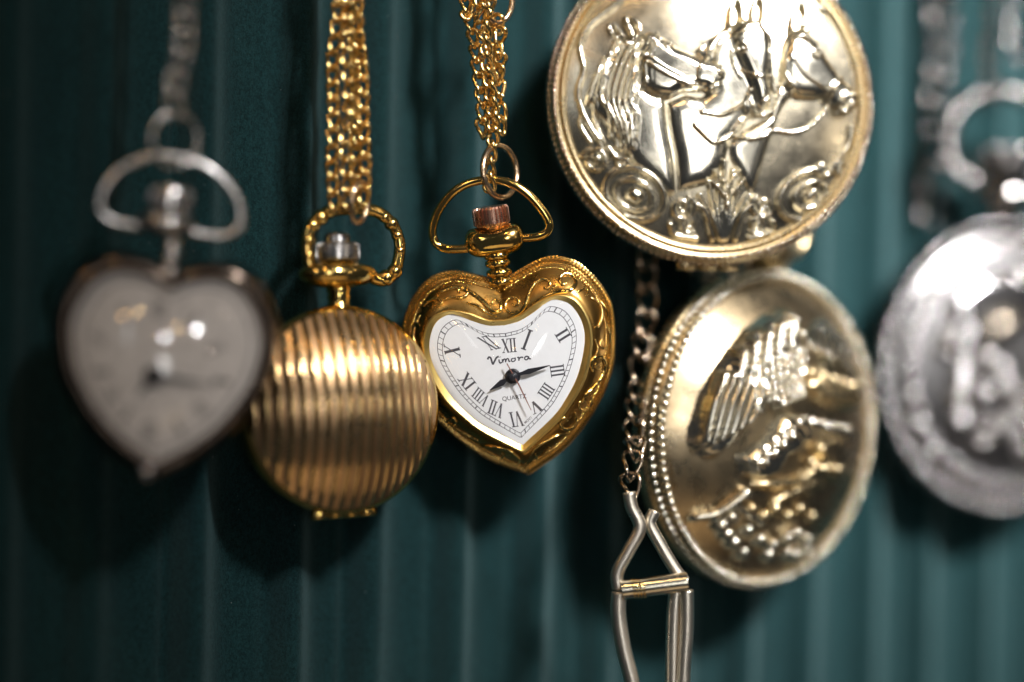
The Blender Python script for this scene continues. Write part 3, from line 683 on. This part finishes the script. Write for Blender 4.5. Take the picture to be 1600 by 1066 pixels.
    scrollwork([(spiral(545, 790, 50, 8, 300, 1.7, 24), .34, .5), ([(590, 770), (630, 800), (650, 870), (660, 905)], .4, .5), (spiral(570, 850, 34, 6, 60, 1.5, 18), .3, .5), ([(500, 850), (520, 890), (600, 905)], .36, .45)])
    scrollwork([(spiral(850, 785, 46, 8, 240, -1.7, 24), .34, .5), ([(800, 780), (775, 810), (755, 870), (745, 905)], .4, .5), (spiral(825, 850, 36, 6, 120, -1.5, 18), .3, .5), ([(890, 840), (880, 880), (800, 905)], .36, .45)])
    label(r, 'large pale gold pocket watch with three horse heads in relief, cut by the top edge', 'watch', 'watches hanging on the ribbed velvet')
    MB().lathe([(3.4, 20.2), (2.6, 21.8), (3.0, 22.6), (4.4, 23.4), (4.4, 25), (2.6, 26)], 36, (0, 0, -4.5), 'y').build('neck', 'antique', r)
    MB().lathe([(2.2, 25.8), (3.6, 26.4, 1), (3.6, 29.2, 1), (2.2, 30)], 24*6, (0, 0, -4.5), 'y', teeth=24, depth=.25).build('crown', 'antique', r, angle=30)
    MB().tube(spline([(4, 24.4, -4.5), (7.4, 25.6, -4.5), (8.6, 29.4, -4.5), (6, 34, -4.5), (0, 36, -4.5), (-6, 34, -4.5), (-8.6, 29.4, -4.5), (-7.4, 25.6, -4.5), (-4, 24.4, -4.5)], 70), .9, 12).build('bow', 'antique', r)
    # hinge on the lower rim
    b = MB()
    for x in (-3.4, -.6, 2.2): b.tube([(x-1.2, -21.2, -3.2), (x+1.2, -21.2, -3.2)], .75, 12)
    b.build('hinge', 'antique', r)
horse_watch()

def eagle_watch():
    W = Watch('eagle_pocket_watch', 1216, 672, 230, yaw=39, pitch=2, roll=-5); r = W.root
    MB().lathe([(14, -8.6), (18, -8.2), (20.4, -6.8), (21.2, -5.2), (21.0, -4.2), (20.3, -3.8)], 128, (0, 0, 0), 'z').build('case_back', 'antique', r)
    MB().lathe([(20.3, -3.8), (21.1, -3.4), (21.3, -2.4), (21.0, -1.6), (20.4, -1.2), (19.6, -1.3), (19.0, -1.6)], 128, (0, 0, 0), 'z', caps=False).build('lid_rim', 'antique', r)
    b = MB(); beads(b, 20.7, 120, .5, -1.1); beads(b, 21.3, 120, .5, -2.5, .5); b.build('beaded_edge', 'pale_gold', r)
    L = Lid(W, 20.2, 6.6, -1.5, .3); lid = L.base('lid', 'satin_brass', r)
    q = lambda pts: L.pts(pts, 960, 380, 1.904)
    sl = lambda pts, hw, H: (q(pts), hw, H)
    wing = [(505, 190), (440, 215), (380, 260), (330, 320), (290, 380), (250, 450), (215, 560), (215, 600), (260, 640), (300, 635), (345, 590), (360, 560), (410, 510), (420, 480), (480, 500), (530, 440), (550, 360), (540, 280), (525, 220)]
    st = []
    for i in range(6): st.append(sl([(300+i*22, 385+i*4), (262+i*26, 480), (228+i*28, 612-i*16)], .34, .55))
    for j in range(7):                                                # small scale feathers in rows
        for i in range(9): st.append(sl([(372+i*20+j*3, 372+j*22-i*7), (374+i*20+j*3, 378+j*22-i*7)], .42, .5))
    for j in range(4):                                                # larger ones near the shoulder
        for i in range(5): st.append(sl([(350+i*38-j*4, 318+j*-6-i*24+j*30), (352+i*38-j*4, 323-j*6-i*24+j*30)], .62, .6))
    st += [sl([(x, y), (x+2, y+4)], .6, .6) for x, y in ((490, 205), (515, 225), (480, 235), (525, 265), (500, 262))]
    L.relief('wing_relief', 'pale_gold', lid, [(q(wing), 1.0, 1.1)], st, step=.16)
    body = [(480, 505), (530, 500), (552, 560), (540, 620), (500, 640), (470, 690), (430, 705), (380, 690), (355, 640), (400, 600), (450, 560)]
    L.relief('eagle_body_relief', 'pale_gold', lid, [(q(body), 1.3, 1.5)], [sl([(505, 525), (540, 570)], .9, .8)] +
             [sl([(390+i*26, 650-i*26+j*22), (394+i*26, 654-i*26+j*22)], .5, .35) for i in range(5) for j in range(2)], step=.16)
    wing2 = [(600, 345), (660, 330), (720, 380), (740, 470), (700, 500), (640, 490), (590, 470), (560, 420)]
    L.relief('wing_relief', 'antique', lid, [(q(wing2), .8, 1.1)], [sl([(580+i*28, 380+i*10), (600+i*26, 470)], .45, .35) for i in range(5)], step=.16)
    L.relief('banner_relief', 'antique', lid, [(q([(390, 720), (460, 735), (560, 720), (640, 690), (650, 640), (600, 640), (540, 690), (440, 700)]), .8, .7)], [sl([(600, 610), (606, 620)], 1.0, .9), sl([(630, 670), (640, 690)], .9, .8), sl([(575, 650), (590, 660)], .8, .7)], step=.16)
    L.relief('branch_relief', 'pale_gold', lid, (), [sl([(225, 815), (290, 800), (375, 740)], .7, .9), sl([(330, 770), (400, 810), (430, 830)], .55, .6)] +
             [sl([(x, y), (x+8, y+5)], .85, .9) for x, y in ((280, 805), (372, 742), (330, 815), (318, 865), (380, 850), (415, 880), (340, 890), (365, 920), (455, 895), (500, 875), (525, 860), (500, 920), (555, 880), (525, 925), (560, 915), (440, 925), (610, 910), (300, 840))], step=.16)
    L.relief('ground_relief', 'antique', lid, (), [sl([(470+i*40, 770-i*16), (520+i*40, 745-i*20), (575+i*40, 745-i*22)], .5, .4) for i in range(4)] +
             [sl([(400+i*36, 790+(i % 2)*22), (412+i*36, 796+(i % 2)*22)], .75, .55) for i in range(6)], step=.16)
    L.relief('feather_relief', 'pale_gold', lid, (), [sl([(575+i*22, 300+i*12), (590+i*20, 250+i*14), (620+i*20, 225+i*18)], .42, .4) for i in range(6)] +
             [sl([(560+i*26, 520+i*6), (585+i*24, 545+i*6), (600+i*22, 585)], .45, .4) for i in range(6)], step=.16)
    L.relief('border_relief', 'antique', lid, (), [sl(arc(470, 540, 330, 430, 155, 250, 20), .38, .4)], step=.16)
    # neck, crown and bow, mostly behind the horse watch
    MB().lathe([(2.6, 20.6), (2.2, 21.6), (2.6, 22.2), (3.4, 23.2), (3.4, 24.6), (2.2, 25.4)], 32, (0, 0, -4.5), 'y').build('neck', 'antique', r)
    MB().lathe([(2.0, 25.2), (2.9, 25.6, 1), (2.9, 28.2, 1), (1.6, 28.8)], 24*6, (0, 0, -4.5), 'y', teeth=24, depth=.2).build('crown', 'antique', r, angle=30)
    p = [(3.2, 24, -4.5), (6.2, 25.2, -4.5), (7.2, 28.5, -4.5), (5, 32.2, -4.5), (0, 33.8, -4.5), (-5, 32.2, -4.5), (-7.2, 28.5, -4.5), (-6.2, 25.2, -4.5), (-3.2, 24, -4.5)]
    MB().tube(spline(p, 60), .75, 10).build('bow', 'antique', r)
    label(r, 'pale gold pocket watch with an eagle in relief, turned aside below the horse watch', 'watch', 'watches hanging on the ribbed velvet')
eagle_watch()

# ------------------------------------------------------------------ striped round watch
def striped_watch():
    W = Watch('striped_pocket_watch', 541, 640, 204, yaw=27, pitch=-2, roll=1); r = W.root
    R = 12.2
    MB().lathe([(7, -6.6), (10, -6.0), (11.8, -4.6), (12.4, -3.0), (12.4, -2.2), (12.0, -1.9)], 128, (0, 0, 0), 'z').build('case_back', 'gold', r)
    MB().lathe([(12.0, -1.9), (12.5, -1.6), (12.55, -1.0), (12.3, -.5), (11.9, -.2)], 128, (0, 0, 0), 'z', caps=False).build('lid_rim', 'gold', r)
    L = Lid(W, 12.0, 4.3, -.3, .05)
    def stripes(x, y):
        ph = (x/1.32) % 1.0
        fade = np.clip((12.0-np.hypot(x, y))/1.2, 0, 1)
        return fade*.24*np.where(ph < .4, np.abs(np.sin(ph/.4*math.pi))**.6, -.25*np.abs(np.sin((ph-.4)/.6*math.pi))**.6)
    gx = np.arange(-12.2, 12.2, .075); X, Y = np.meshgrid(gx, np.arange(-12.2, 12.2, .3))
    Rr = np.hypot(X, Y); f = np.where(Rr > 12.0, 12.0/np.maximum(Rr, 1e-6), 1); X, Y = X*f, Y*f
    Zv = L.z(X, Y)+stripes(X, Y); nx = X.shape[1]; keep = Rr < 12.25
    cell = keep[:-1, :-1] | keep[1:, :-1] | keep[:-1, 1:] | keep[1:, 1:]
    j, i = np.nonzero(cell); a = j*nx+i; quads = np.stack([a, a+1, a+nx+1, a+nx], 1); used, iv = np.unique(quads, return_inverse=True)
    lid = MB().add(np.stack([X.ravel(), Y.ravel(), Zv.ravel()], 1)[used], iv.reshape(-1, 4).tolist()).build('lid', 'stripe_gold', r)
    lid.data.materials.append(M['stripe_rose']); ph = ((X[:-1, :-1][cell]+.04)/1.32) % 1.0
    lid.data.polygons.foreach_set('material_index', (ph > .4).astype(np.int32))
    b = MB()
    for x in (-3.2, -1.1, 1.0, 3.0): b.tube([(x-.95, -12.45, -1.6), (x+.95, -12.45, -1.6)], .62, 10)
    b.build('hinge', 'gold', r)
    zc = -2.2
    MB().lathe([(2.0, 11.6), (1.5, 12.6), (1.25, 13.2), (1.5, 13.5), (1.25, 13.9), (1.5, 14.3), (1.4, 14.8)], 32, (.3, 0, zc), 'y').build('neck', 'gold', r)
    MB().lathe([(1.2, 14.6), (3.6, 15.0), (4.8, 15.8), (5.0, 16.5), (4.5, 17.2), (2.8, 17.7), (1.5, 17.8)], 40, (.3, 0, zc), 'y', zs=.62).build('collar', 'gold', r)
    MB().lathe([(1.2, 17.6), (2.6, 18.0, 1), (2.75, 18.2, 1), (2.75, 19.8, 1), (2.4, 20.1, 1), (1.7, 20.2), (1.6, 21.0), (1.3, 21.3), (.1, 21.35)], 24*8, (.3, 0, zc), 'y', teeth=24, depth=.24).build('crown', 'steel', r, angle=30)
    pts = [(532, 430), (510, 437), (490, 428), (481, 402), (480, 370), (492, 345), (516, 330), (552, 326), (588, 331), (612, 350), (624, 378), (622, 408), (612, 430), (596, 438), (574, 430)]
    p = np.array([(*W.loc(x, y, zc), zc) for x, y in pts]); c = spline(p, 120); t = np.linspace(0, 1, 120)
    bow = MB().tube(c, .72+.12*np.cos(t*2*math.pi*1)**2, 12).build('bow', 'gold', r)
    for (x, y, s_) in ((488, 352, .62), (500, 340, .7), (514, 331, .6), (481, 376, .6), (481, 400, .55), (490, 426, .72), (503, 434, .62), (611, 350, .62), (620, 368, .5), (624, 392, .5), (616, 424, .66), (603, 434, .72), (600, 340, .5)):
        a, c2 = W.loc(x, y, zc); MB().ball((a, c2, zc+.1), s_*1.5, 12, 8).build('knob', 'gold', bow)
    label(r, 'round gold pocket watch with vertical stripes on its closed lid', 'watch', 'watches hanging on the ribbed velvet')
    # its chain
    Z = 204.5; rc = chain_root('gold_chain', (550, 330, Z))
    lk = curb_mesh('link', 'gold_chain', 1.25, .62, .26, .7)
    chain(rc, lk, [(531, -560, Z), (526, 0, Z), (521, 90, Z), (519, 180, Z), (519, 260, Z), (524, 335, Z)], 1.9, 30)
    chain(rc, lk, [(548, -560, Z-1), (546, 0, Z-1), (543, 90, Z-1), (544, 180, Z-1), (543, 260, Z-1), (546, 350, Z-1)], 1.9, -30)
    chain(rc, lk, [(560, -560, Z+.3), (560, 0, Z+.3), (563, 90, Z+.3), (568, 180, Z+.3), (571, 250, Z+.3), (566, 330, Z+.3)], 1.9, 24)
    chain(rc, lk, [(544, -560, Z+1.4), (550, 0, Z+1.4), (555, 90, Z+1.4), (556, 180, Z+1.4), (553, 260, Z+1.4), (556, 330, Z+1.4)], 1.9, 62)
    wire(rc, 'jump_ring', 'rose_ring', oval_px(562, 316, Z-.5, 13, 32, 1.6, .12), .32, True)
    label(rc, 'thick gold curb chain holding the striped round watch', 'chain', 'chains holding the watches')
striped_watch()

# ------------------------------------------------------------------ silver heart at the left
def silver_heart():
    W = Watch('heart_pendant_watch', 258, 580, 185.5, yaw=14, pitch=-2, roll=-5); r = W.root
    k = 185/FPX; N = 240; f = 1.03
    half = [(0, 150), (30, 166), (80, 176), (128, 158), (160, 112), (171, 62), (160, 0), (136, -48), (104, -92), (62, -130), (3, -166)]
    O = heart(half, N, k); c = np.array([0, 5*k]); sc = lambda p, q: (p-c)*q+c
    MB().loft([ring3(sc(O, .6), -8.6), ring3(sc(O, .86), -7.8), ring3(sc(O, 1.0), -6.2), ring3(sc(O, 1.05), -4.2), ring3(sc(O, 1.05), -3.0), ring3(sc(O, 1.015), -1.8), ring3(sc(O, .99), -1.2)], cap0=True).build('case_back', 'pewter', r)
    MB().loft([ring3(sc(O, .995), -1.6), ring3(sc(O, 1.01), -1.0), ring3(sc(O, .985), -.5), ring3(sc(O, .94), -.2), ring3(sc(O, .885), -.15), ring3(sc(O, .86), -.7)]).build('bezel', 'bronze', r)
    dial = MB().loft([ring3(sc(O, .90), -2.2), ring3(sc(O, .90), -1.2), ring3(sc(O, .45), -1.2)], cap0=True, cap1=True).build('dial', 'dial_grey', r, smooth=False)
    Tk = sc(O, .76); b = MB()
    b.loft([ring3(sc(O, .78), -1.19), ring3(sc(O, .78), -1.17), ring3(sc(O, .765), -1.17), ring3(sc(O, .765), -1.19)]); b.build('minute_track', 'ink', dial, smooth=False)
    hx, hy = W.loc(240, 588, -1)
    for h in range(12):
        a = R_(90-30*h); rr = 5.6
        dist = min(np.min(np.hypot(*(Tk-np.array([hx, hy])).T)[np.argsort(np.abs(np.angle(np.exp(1j*(np.arctan2(Tk[:, 1]-hy, Tk[:, 0]-hx)-a)))))[:2]]), 9)
        rr = dist*.82; t = np.array([math.cos(a), math.sin(a)]); nn = np.array([-t[1], t[0]]); b = MB(); o = np.array([hx, hy])
        for s_ in ((-.28, .28) if h % 3 else (-.45, 0, .45)):
            p = o+t*(rr-1.1)+nn*s_; q = o+t*(rr+.9)+nn*(s_*(-.6 if h % 2 else 1)); b.prism([p+nn*.11, p-nn*.11, q-nn*.11, q+nn*.11], -1.19, -1.165)
        b.build('numeral', 'ink', dial, smooth=False)
    for name, tip, w0 in (('minute_hand', (325, 600), .55), ('hour_hand', (212, 622), .6)):
        z = -.75 if name == 'minute_hand' else -.95
        p = np.array([hx, hy]); q = np.array(W.loc(*tip, z)); t = q-p; L = np.linalg.norm(t); t /= L; nn = np.array([-t[1], t[0]])
        MB().prism([p+nn*w0*.6, p+t*L*.45+nn*w0*.5, q+nn*.06, q-nn*.06, p+t*L*.45-nn*w0*.5, p-nn*w0*.6], z, z+.1).build(name, 'hand', r, smooth=False)
    MB().lathe([(1.1, -1.15), (1.1, -.6), (.6, -.4)], 24, (hx, hy, 0), 'z').build('hub', 'hand', r)
    rr = []
    for t in np.linspace(0, 1, 18):
        q = 1-t*.985; rr.append(ring3(sc(O, .885*q), -.3+4.8*(1-q**2.2)))
    MB().loft([q[::-1] for q in rr], cap1=True).build('crystal', 'old_crystal', r)
    x, y = W.loc(229, 738, -.4); MB().ball((x, y, -.6), 1.0, 14, 9).build('tip_bead', 'silver', r)
    zc = -3.2
    x0, yb = W.loc(264, 432, zc); _, yt = W.loc(264, 372, zc)
    prof = []
    for i in range(5): yy = yb-.6+(yt-yb+.6)*i/4; prof += [(.75, yy-.42), (1.05, yy-.2), (1.05, yy+.2), (.75, yy+.42)]
    MB().lathe(prof, 28, (x0, 0, zc), 'y').build('neck', 'steel', r)
    x1, y1 = W.loc(259, 350, zc)
    MB().lathe([(.8, y1-1.3), (2.6, y1-1.0), (3.3, y1-.3), (3.3, y1+.4), (2.4, y1+1.0), (1, y1+1.1)], 32, (x1, 0, zc), 'y', zs=.8).build('collar', 'steel', r)
    x2, y2 = W.loc(267, 312, zc)
    MB().lathe([(1, y2-1.6), (2.1, y2-1.2, 1), (2.35, y2-1.0, 1), (2.35, y2+.9, 1), (1.9, y2+1.3), (.2, y2+1.4)], 24*6, (x2, 0, zc), 'y', teeth=24, depth=.22).build('crown', 'steel', r, angle=30)
    bw = [(232, 354), (196, 350), (168, 342), (156, 322), (164, 294), (190, 264), (226, 247), (262, 243), (300, 251), (336, 270), (364, 300), (376, 334), (370, 358), (348, 368), (318, 366), (286, 358)]
    p = np.array([(*W.loc(a, b_, zc), zc) for a, b_ in bw]); MB().tube(spline(p, 100), .55, 12).build('bow', 'steel', r)
    label(r, 'dull silver heart pendant watch under a bulging crystal, blurred at the left', 'watch', 'watches hanging on the ribbed velvet')
    Z = 188; rc = chain_root('silver_chain', (272, 210, Z))
    lk = curb_mesh('link', 'steel', 1.55, .95, .27)
    chain(rc, lk, [(305, -560, Z), (291, 0, Z), (284, 70, Z), (275, 140, Z), (270, 196, Z)], 2.3, 15)
    wire(rc, 'jump_ring', 'steel', oval_px(273, 218, Z-.3, 36, 42, 1.5, 0), .28, True)
    label(rc, 'grey steel curb chain and ring holding the dull silver heart watch', 'chain', 'chains holding the watches')
silver_heart()

# ------------------------------------------------------------------ silver watch at the right
def silver_round():
    W = Watch('ornate_pocket_watch', 1580, 572, 260, yaw=20, pitch=2, roll=0); r = W.root
    MB().lathe([(15, -7.4), (19, -7), (21.4, -5.8), (22.3, -4.4), (22.2, -3.6), (21.5, -3.2)], 128, (0, 0, 0), 'z').build('case_back', 'dark_steel', r)
    MB().lathe([(21.5, -3.2), (22.4, -2.8), (22.4, -1.8), (21.6, -1.2), (20.6, -1.0), (19.5, -1.3)], 128, (0, 0, 0), 'z', caps=False).build('lid_rim', 'dark_steel', r)
    b = MB(); beads(b, 21.7, 64, .95, -1.0); b.build('beaded_edge', 'silver', r)
    L = Lid(W, 20.6, 4.0, -1.4, .25); lid = L.base('lid', 'satin_silver', r)
    q = lambda pts: L.pts(pts, 0, 0, 1)
    L.relief('medallion_relief', 'silver', lid, [(q(arc(1545, 482, 80, 62, 0, 345, 24, -.5)), 1.1, 2.2)], [], step=.2)
    for i in range(46):
        a = 2*math.pi*i/46; rr = 17.8+.9*(i % 2)
        x, y = rr*math.cos(a), rr*math.sin(a)
        if x > 9: continue
        t = np.array(spiral(x, y, 1.5, .3, 57.3*a+90, 1.2 if i % 2 else -1.2, 10)); L.relief('scroll_relief', 'silver', lid, (), [(t, .42, .75)], step=.22)
    for i in range(90):
        a = rng.uniform(0, 2*math.pi); rr = 14*math.sqrt(rng.uniform(.05, 1)); x, y = rr*math.cos(a), rr*math.sin(a)
        if (x+3)**2+(y-6)**2 < 26 or x > 8: continue
        t = np.array(spiral(x, y, rng.uniform(1., 2.), .3, rng.uniform(0, 360), rng.choice([-1, 1])*rng.uniform(.5, 1.1), 9))
        L.relief('leaf_relief', 'silver' if i % 3 else 'steel', lid, (), [(t, rng.uniform(.5, .9), rng.uniform(.6, 1.1))], step=.22)
    zc = -3
    MB().lathe([(3.2, 21.5), (2.6, 23), (3.0, 24), (4.6, 25), (4.8, 26.6), (3.2, 28), (2.2, 28.4)], 40, (0, 0, zc), 'y').build('neck', 'dull_silver', r)
    MB().lathe([(2, 28.2), (4.0, 28.8, 1), (4.2, 29.2, 1), (4.2, 32.4, 1), (3.6, 33.2), (.3, 33.6)], 24*6, (0, 0, zc), 'y', teeth=24, depth=.3).build('crown', 'dull_silver', r, angle=30)
    p = spline(np.array([(-4.6, 28, zc), (-8.4, 30, zc), (-10, 34.5, zc), (-7.6, 39.5, zc), (-3, 41.6, zc), (0, 42, zc), (3, 41.6, zc), (7.6, 39.5, zc), (10, 34.5, zc), (8.4, 30, zc), (4.6, 28, zc)]), 160)
    t = np.linspace(0, 1, 160); b = MB()
    for ph in (0, 2*math.pi/3, 4*math.pi/3):                          # rope-twisted bow
        a = t*2*math.pi*9+ph; tg = np.gradient(p, axis=0); tg /= np.linalg.norm(tg, axis=1)[:, None]; nn = np.cross(tg, [0, 0, 1.])
        b.tube(p+nn*(.72*np.cos(a))[:, None]+np.array([0, 0, 1.])*(.72*np.sin(a))[:, None], .62, 8)
    b.build('bow', 'dull_silver', r)
    label(r, 'silver pocket watch with ornate lid and rope-twisted bow, cut by the right edge', 'watch', 'watches hanging on the ribbed velvet')
    Z = 264; lk = curb_mesh('link', 'dark_steel', 2.9, 1.9, .52); rc = chain_root('dark_chain', (1455, 390, Z))
    chain(rc, lk, [(1476, -560, Z), (1470, 0, Z), (1464, 120, Z), (1456, 250, Z), (1446, 370, Z)], 4.4, 10)
    label(rc, 'dark steel curb chain hanging free left of the ornate silver watch', 'chain', 'chains holding the watches')
    Z = 256; lk = curb_mesh('link', 'dull_silver', 2.2, 1.15, .36); rc = chain_root('silver_chain', (1590, 120, Z))
    chain(rc, lk, [(1578, -560, Z), (1583, 0, Z), (1588, 60, Z), (1594, 122, Z)], 3.3, 10)
    label(rc, 'bright silver chain above the rope bow of the ornate silver watch', 'chain', 'chains holding the watches')
    Z = 264; lk = curb_mesh('link', 'pewter', 1.5, .8, .28); rc = chain_root('thin_chain', (1546, 130, Z))
    chain(rc, lk, [(1552, -560, Z), (1549, 0, Z), (1546, 60, Z), (1543, 190, Z)], 2.4, 20)
    label(rc, 'thin brownish chain between the dark chain and the bright silver chain', 'chain', 'chains holding the watches')
silver_round()

# ------------------------------------------------------------------ chain and spring clip behind the horse watch
def clip_chain():
    Z = 226; rc = chain_root('tan_chain', (1005, 400, Z))
    lk = curb_mesh('link', 'dark_tan', 2.15, 1.25, .27)
    chain(rc, lk, [(1015, 250, Z), (1012, 330, Z), (1012, 400, Z), (1010, 470, Z), (1003, 545, Z-2), (995, 620, Z-5), (989, 690, Z-10), (986, 740, Z-14), (985, 806, Z-17)], 3.2, 18)
    label(rc, 'brownish curb chain hanging between the gold heart and the eagle watch', 'chain', 'chains holding the watches')
    zp = lambda x, y, z=0: (920+x/1.554, 380+y/1.554, Z-17+z)
    r = chain_root('spring_clip', zp(150, 830))
    wire(r, 'arm', 'clip_metal', [zp(98, 605), zp(104, 640), zp(124, 690), zp(98, 745), zp(70, 800), zp(72, 840)], .80)
    wire(r, 'arm', 'clip_metal', [zp(160, 650, 1.2), (zp(148, 680, 1.2)), zp(170, 725, 1.2), zp(205, 785, 1.2), zp(232, 822, 1.2)], .80)
    wire(r, 'pin', 'pale_gold', [zp(78, 842, -.4), zp(160, 832, -.4), zp(240, 822, -.4)], 1.2, sides=16)
    for x in (108, 116, 124, 132): wire(r, 'pin_ring', 'gold', [zp(x-2, 839, -.4), zp(x, 838.6, -.4), zp(x+2, 838.2, -.4)], 1.3, n=4, sides=16)
    wire(r, 'leg', 'clip_metal', [zp(74, 846), zp(72, 900), zp(84, 980), zp(104, 1060), zp(120, 1140)], .95)
    wire(r, 'leg', 'clip_metal', [zp(212, 842, 1), zp(206, 930, 1), zp(204, 1040, 1), zp(202, 1140, 1)], .95)
    wire(r, 'leg', 'clip_metal', [zp(238, 842), zp(238, 930), zp(232, 1020), zp(226, 1140)], .85)
    label(r, 'open metal spring clip with a cross pin dangling below the brownish chain', 'clip')
    Z2 = 236; r = chain_root('link_chain', (1140, 415, Z2))
    lk = curb_mesh('link', 'tan_chain', 2.3, 1.5, .46)
    chain(r, lk, [(1060, 360, Z2), (1085, 405, Z2-1), (1115, 432, Z2-2), (1150, 430, Z2-2), (1185, 405, Z2-1), (1215, 360, Z2)], 3.1, 20)
    label(r, 'short loop of tan links between the horse watch and the eagle watch', 'chain', 'chains holding the watches')
clip_chain()
